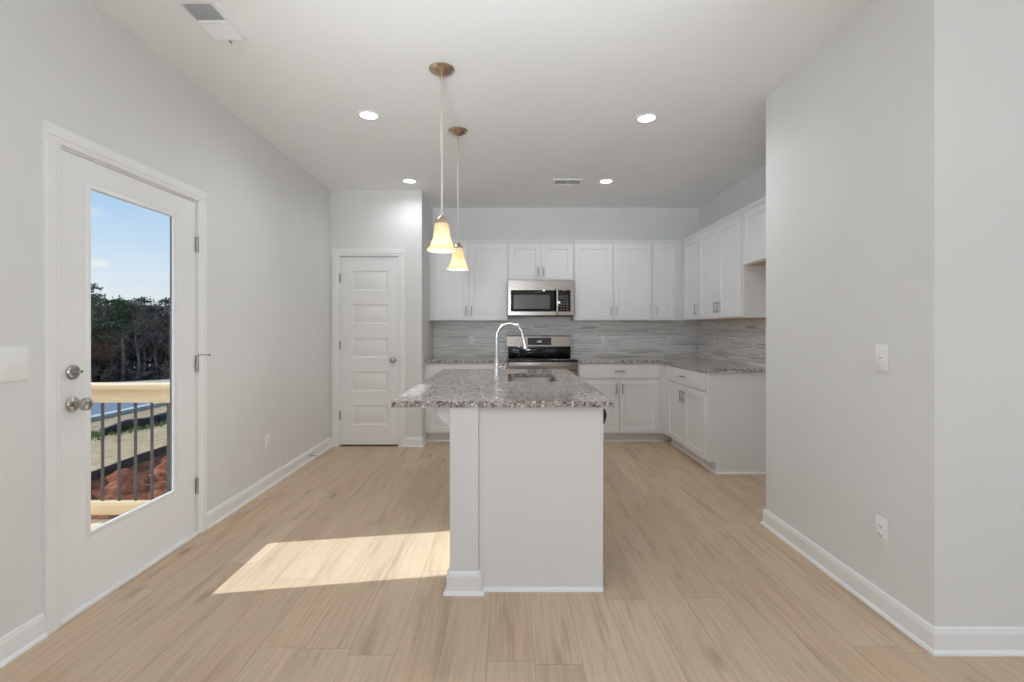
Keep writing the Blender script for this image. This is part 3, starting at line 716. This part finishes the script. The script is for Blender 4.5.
# ------------------------------------------------------------------ ceiling fittings
def pendant(label, loc):
    t = thing('pendant_light', label, 'pendant light', (loc[0], loc[1], 0), 0, 'pendant lights over the island')
    MB().lathe([(.0, ZC-.001), (.073, ZC-.001), (.073, ZC-.006), (.066, ZC-.014), (.045, ZC-.026), (.02, ZC-.036), (.012, ZC-.042), (0, ZC-.042)], (0, 0, 0), 'z', 32).build('canopy', 'bronze', t)
    MB().lathe([(.0, ZC-.07), (.009, ZC-.07), (.010, ZC-.06), (.007, ZC-.04), (0, ZC-.04)], (0, 0, 0), 'z', 14).tube([(0, 0, 1.889), (0, 0, ZC-.05)], .0072, 10).build('rod', 'rod', t)
    MB().lathe([(.0, 1.901), (.012, 1.899), (.02, 1.889), (.034, 1.875), (.038, 1.861), (.034, 1.854), (0, 1.854)], (0, 0, 0), 'z', 24).build('socket_cap', 'bronze', t)
    prof = [(.034, 1.867), (.0385, 1.854), (.041, 1.834), (.044, 1.809), (.048, 1.784), (.0545, 1.759), (.0625, 1.736), (.071, 1.720), (.082, 1.711), (.0845, 1.706), (.082, 1.700), (.078, 1.700)]
    inner = [(r-.005, z) for r, z in prof[::-1] if r < .0834][2:]
    MB().lathe(prof + [(.077, 1.706)] + [(max(r, .02), z+.002) for r, z in inner], (0, 0, 0), 'z', 40, close=False).build('shade', 'shade', t)
    MB().lathe([(0, 1.731), (.012, 1.735), (.022, 1.751), (.024, 1.766), (.018, 1.787), (.012, 1.809), (.012, 1.854), (0, 1.855)], (0, 0, 0), 'z', 16).build('bulb', 'bulb', t)
    l = bpy.data.lights.new('pendant_glow', 'POINT'); l.energy = 2.4; l.color = (1, .88, .70); l.shadow_soft_size = .02
    lo = bpy.data.objects.new('pendant_glow', l); COL.objects.link(lo); lo.parent = t; lo.location = (0, 0, 1.721)
    return t
pendant('bell shaded pendant light over the near end of the island', (-.378, 2.797))
pendant('bell shaded pendant light over the far end, behind the other pendant', (-.374, 3.665))
def downlight(label, loc, power):
    t = thing('recessed_light', label, 'ceiling light', (loc[0], loc[1], ZC), 0, 'recessed ceiling lights')
    MB().lathe([(.058, -.001), (.060, -.006), (.068, -.008), (.080, -.004), (.082, -.0005)], (0, 0, 0), 'z', 36, close=False).build('trim_ring', 'trim', t)
    MB().lathe([(.0, -.003), (.059, -.003)], (0, 0, 0), 'z', 32, close=False).build('lens', 'lamp', t)
    l = bpy.data.lights.new('downlight', 'SPOT'); l.energy = power; l.color = (.90, .955, 1); l.spot_size = math.radians(168); l.spot_blend = .8; l.shadow_soft_size = .05
    lo = bpy.data.objects.new('downlight', l); COL.objects.link(lo); lo.parent = t; lo.location = (0, 0, -.02)
    return t
downlight('recessed ceiling light nearest the pantry side, front row', (-.965, 3.40), 20)
downlight('recessed ceiling light nearest the partition, front row', (.975, 3.447), 24)
downlight('recessed ceiling light by the pantry corner, back row', (-.985, 4.91), 10)
downlight('recessed ceiling light beside the small ceiling vent, back row', (.985, 4.92), 14)

vt = thing('ceiling_vent', 'white two bank ceiling register above the glazed door', 'ceiling vent', (-1.51, 2.19, ZC))
vw, vl = .185, .338
m = MB()
def vbox(m, *a): m.box(*a, .0015, 1)
for q in ((0, vw, 0, .030), (0, vw, vl-.036, vl), (0, .022, .030, vl-.036), (vw-.022, vw, .030, vl-.036), (.022, vw-.022, .162, .178)): m.box(q[0], q[1], q[2], q[3], -.012, -.0005)
m.build('frame', 'trim', vt)
MB().box(.02, vw-.02, .03, vl-.03, -.002, -.0006).build('backing', 'ventgrey', vt, smooth=False)
for bank, (a, b_, tilt) in enumerate(((.032, .160, -1), (.180, .30, 1))):
    m = MB(); n = 9
    for i in range(n):
        y = a + (b_-a)*(i+.5)/n; dy = .007*tilt
        m.prism([(y-dy-.0006, -.0025), (y-dy+.0006, -.0025), (y+dy+.0006, -.011), (y+dy-.0006, -.011)], lambda u, v, q: Vector((q, u, v)), .022, vw-.022)
    m.build('louver_bank', 'trim', vt, smooth=False)
MB().box(.088, .094, vl-.03, vl-.012, -.022, -.01).build('damper_lever', 'nickel', vt)
v2 = thing('ceiling_vent', 'small ceiling register over the range side of kitchen', 'ceiling vent', (.445, 4.84, ZC))
m = MB(); a, b_ = .31, .20
for q in ((0, a, 0, .03), (0, a, b_-.03, b_), (0, .03, .03, b_-.03), (a-.03, a, .03, b_-.03), (a/2-.006, a/2+.006, .03, b_-.03)): m.box(*q, -.010, -.0005)
m.build('frame', 'trim', v2)
MB().box(.02, a-.02, .02, b_-.02, -.002, -.0006).build('backing', 'ventgrey', v2, smooth=False)
m = MB()
for i in range(9):
    y = .036+.128*(i+.5)/9
    m.prism([(y+.004, -.0025), (y+.005, -.0025), (y-.004, -.0085), (y-.005, -.0085)], lambda u, v, q: Vector((q, u, v)), .03, a-.03)
m.build('louver_bank', 'trim', v2, smooth=False)

# ------------------------------------------------------------------ outside: deck, railing, yard, road, woods
XO = XL-T
dk = thing('deck', 'new pine deck outside the glazed door', 'deck', (XO, 3.49, -.1))
m = MB(); i = 0
x = -.002
while x > -2.6:
    m.box(x-.135, x, -2.6, 0, -.038, 0, .003, 1); x -= .141
m.build('deck_boards', 'pine', dk)
MB().box(-2.6, -.002, -.06, -.022, -.25, -.04).build('rim_joist', 'pine', dk)
for px in (-.2, -2.5): MB().box(px-.07, px+.07, -.2, -.06, -1.12, -.04).build('post', 'pine', dk)
rl = thing('deck_railing', 'pine deck railing with dark metal balusters beyond the glazed door', 'railing', (XO, 3.43, -.1))
MB().box(-2.6, -.004, -.06, .08, .935, .973, .004).build('cap_rail', 'pine', rl)
MB().box(-2.6, -.004, -.022, .016, .842, .934, .003).build('top_rail', 'pine', rl)
MB().box(-2.6, -.004, -.022, .016, .062, .155, .003).build('bottom_rail', 'pine', rl)
for px in (-2.5,): MB().box(px-.045, px+.045, -.045, .045, .002, .934, .003).build('post', 'pine', rl)
p = None
xb = -.095
while xb > -2.42:
    if p is None: p = MB().lathe([(.0095, .15), (.0095, .85)], (0, -.003, 0), 'z', 10).build('baluster', 'baluster', rl); p.location.x = xb
    else:
        q = p.copy(); COL.objects.link(q); q.location.x = xb
    xb -= .115

rnd = random.Random(4)
def gh(x, y):
    d = math.hypot(x, y); z = -1.2
    if x > -9: z += .48*min(1, max(0, (x+9)/3.4)) if x < -5.4 else .48*min(1, max(0, (-3.3-x)/2.1))
    if x > -5.3 and x < XO: z += .07*math.sin(x*5.1+y*2.3)*math.sin(y*4.2-x)+.05*math.sin(x*11+y*7)+.04*math.sin(x*17-y*13)
    if d > 24: z -= .073*(d-24)
    return z
m = MB(); xs = [-150, -120, -95, -80, -70, -60, -50, -42, -35, -29, -24, -20] + [-17+.75*i for i in range(15)] + [-5.7+.12*i for i in range(31)]
ysg = [-12, -6, 0, 2, 3.5] + [4+.15*i for i in range(60)] + [13.2+1.2*i for i in range(14)] + [31, 36, 42, 50, 60, 72, 86, 105, 130]
xs = sorted(set(xs)); V = [[m.b.verts.new((x, y, gh(x, y))) for y in ysg] for x in xs]
for i in range(len(xs)-1):
    for j in range(len(ysg)-1): m.b.faces.new([V[i][j], V[i+1][j], V[i+1][j+1], V[i][j+1]])
struct('ground', m, 'ground', 'red clay and dry grass yard falling away beyond the deck', 'ground')
m = MB(); P = []
for i in range(30):
    y = -10+i*2.2; P.append(y)
def strip(m, x0, x1, up, th):
    A = [[m.b.verts.new((x, y, gh(x, y)+dz)) for x, dz in ((x0, up), (x1, up), (x1, up-th), (x0, up-th))] for y in P]
    for a, b in zip(A, A[1:]):
        for k in range(4): m.b.faces.new([a[k], a[(k+1) % 4], b[(k+1) % 4], b[k]])
    m.b.faces.new(A[0]); m.b.faces.new(A[-1])
strip(m, -18.2, -11.35, .02, .1)
struct('road', m, 'asphalt', 'blue grey asphalt road past the yard', 'road')
m = MB(); strip(m, -11.34, -11.1, .1, .2); struct('curb', m, 'concrete', 'pale concrete curb along the near road edge', 'curb')
m = MB(); strip(m, -18.5, -18.22, .1, .2); struct('curb', m, 'concrete', 'pale concrete curb along the far road edge, before the woods', 'curb')

sf = thing('silt_fence', 'black fabric silt fence across the red clay below deck', 'fence', (-5.45, 0, -.72))
m = MB(); n = 60
A = []
for i in range(n+1):
    y = 1+i*.3; sag = -.05*abs(math.sin(y*PI/1.8)); bulge = .04*math.sin(y*2.1)
    A.append([m.b.verts.new(q) for q in ((bulge*.3+.006, y, .13+sag*.4), (bulge+.006, y, .06), (.006, y, -.05), (-.006, y, -.05), (bulge-.006, y, .06), (bulge*.3-.006, y, .13+sag*.4))])
for a, b in zip(A, A[1:]):
    for k in range(6): m.b.faces.new([a[k], a[(k+1) % 6], b[(k+1) % 6], b[k]])
m.b.faces.new(A[0]); m.b.faces.new(A[-1])
m.build('fabric', 'siltfence', sf)
for i in range(10): MB().box(-.05, -.015, 1.78+i*1.8, 1.82+i*1.8, -.1, .17).build('stake', 'pine', sf)
# black drainage sock lying in weeds
pp = MB().tube([(-9.35, 11.3, -1.13), (-9.2, 11.8, -1.08), (-9.05, 12.3, -1.1), (-8.9, 12.9, -1.06), (-8.85, 13.3, -1.12)], [.08, .15, .14, .16, .09], 12).build('drainage_sock', 'siltfence')
tag(pp, 'black drainage sock lying in the weedy grass near road', 'drainage sock')
m = MB()
for i in range(1500):
    a = rnd.random(); cx = -10.2+1.9*a+rnd.gauss(0, .28); cy = 9.4+4.4*a+rnd.gauss(0, .45); hgt = rnd.uniform(.04, .17); an = rnd.uniform(0, PI); w_ = rnd.uniform(.015, .04)
    d = Vector((math.cos(an), math.sin(an), 0)); b0 = Vector((cx, cy, gh(cx, cy)-.02)); tip = b0+Vector((rnd.uniform(-.1, .1), rnd.uniform(-.1, .1), hgt))
    m.b.faces.new([m.b.verts.new(q) for q in (b0-d*w_, b0+d*w_, tip)])
tag(m.build('weeds', 'weed', smooth=False), 'strip of green weeds growing through the dry grass', 'weeds', kind='stuff')

def leaf(m, c, s):
    a = Vector((rnd.gauss(0, 1), rnd.gauss(0, 1), rnd.gauss(0, 1))).normalized(); b = a.orthogonal().normalized(); n_ = a.cross(b)
    m.b.faces.new([m.b.verts.new(c+q) for q in (b*s, n_*s*.7, -b*s, -n_*s*.7)])
def pine(h):
    t = MB(); lean = rnd.uniform(-.3, .3)
    pts = [(lean*(i/6)**2, .1*math.sin(i), h*i/6) for i in range(7)]; t.tube(pts, [.17-.022*i for i in range(7)], 7)
    c = MB(); top = rnd.uniform(.38, .5)
    for i in range(34):
        f = top+(1-top)*rnd.random()**.8; z = h*f; a = rnd.uniform(0, 2*PI); r = (1.05-f)*h*.27*rnd.uniform(.5, 1)+.25
        p0 = Vector((lean*f*f, 0, z)); p1 = p0+Vector((r*math.cos(a), r*math.sin(a), r*.25)); t.tube([p0, p1], [.035, .012], 4, cap=False)
        for j in range(34):
            q = p0.lerp(p1, rnd.uniform(.35, 1.1))+Vector((rnd.gauss(0, .25), rnd.gauss(0, .25), rnd.gauss(0, .16))); leaf(c, q, rnd.uniform(.08, .2))
    return t, c
def bare(h, russet=False):
    t = MB(); pts = [(.15*math.sin(i*1.3), .12*math.cos(i*1.7), h*.9*i/6) for i in range(7)]; t.tube(pts, [.14-.02*i for i in range(7)], 6)
    c = MB()
    for i in range(30):
        f = rnd.uniform(.22, .9); z = h*.9*f; a = rnd.uniform(0, 2*PI); r = rnd.uniform(.5, 1.2)*(1.1-f)*h*.2+.3
        p0 = Vector((0, 0, z)); p1 = p0+Vector((r*math.cos(a), r*math.sin(a), r*1.1)); t.tube([p0, p1], [.045, .012], 4, cap=False)
        for j in range(34):
            s0 = p0.lerp(p1, rnd.uniform(.2, 1)); s1 = s0+Vector((rnd.gauss(0, .4), rnd.gauss(0, .4), rnd.uniform(.2, .9))); w_ = Vector((rnd.gauss(0, 1), rnd.gauss(0, 1), 0)).normalized()*rnd.uniform(.02, .045)
            c.b.faces.new([c.b.verts.new(q) for q in (s0-w_, s0+w_, s1)])
            if russet:
                for _ in range(2): leaf(c, s1+Vector((rnd.gauss(0, .2),)*3), rnd.uniform(.06, .14))
    return t, c
def tree(kind, h):
    if kind == 'pine':
        r = thing('pine_tree', 'dark green pine in the woods seen through the door glass', 'tree', group='pines in the woods beyond the road'); t, c = pine(h); t.build('trunk', 'bark_pine', r); c.build('crown', 'needles', r, smooth=False)
    elif kind == 'bare':
        r = thing('bare_tree', 'leafless grey brown tree in the woods beyond the road', 'tree', group='bare trees in the woods beyond the road'); t, c = bare(h); t.build('trunk', 'bark_bare', r); c.build('twig_crown', 'twigs', r, smooth=False)
    else:
        r = thing('russet_tree', 'thin tree with russet winter leaves in the woods', 'tree', group='russet trees in the woods beyond the road'); t, c = bare(h*.9, True); t.build('trunk', 'bark_bare', r); c.build('leaf_crown', 'russet', r, smooth=False)
    return r
protos = {'pine': [tree('pine', 9.6), tree('pine', 8.8), tree('pine', 9.9)], 'bare': [tree('bare', 9.6), tree('bare', 9), tree('bare', 10)], 'russet': [tree('russet', 9.2)]}
used = set()
for i in range(296):
    row = i % 4; f = (i//4)/73
    ratio = -1.62+1.2*f+rnd.uniform(-.012, .012); D_ = 68+row*4+rnd.uniform(-2, 2); y = D_/math.hypot(1, ratio); x = ratio*y
    u = rnd.random(); kd = ('pine' if u < .5 else 'bare' if u < .92 else 'russet') if row else ('bare' if u < .5 else 'pine' if u < .92 else 'russet')
    pr = rnd.choice(protos[kd])
    if pr.name not in used: o = pr; used.add(pr.name)
    else: o = copy_tree(pr)
    o.location = (x, y, gh(x, y)-.1); o.rotation_euler.z = rnd.uniform(0, 2*PI); s_ = rnd.uniform(.85, 1.06); o.scale = (s_*1.25, s_*1.25, s_)
m = MB()
for i in range(11000):
    f = rnd.random(); ratio = -1.65+1.27*f; D_ = rnd.uniform(66, 84); y = D_/math.hypot(1, ratio); x = ratio*y
    leaf(m, Vector((x, y, gh(x, y)+abs(rnd.gauss(0, 1.3)))), rnd.uniform(.15, .5))
tag(m.build('undergrowth', 'brush', smooth=False), 'tangle of dark brush at the foot of the woods', 'undergrowth', kind='stuff')
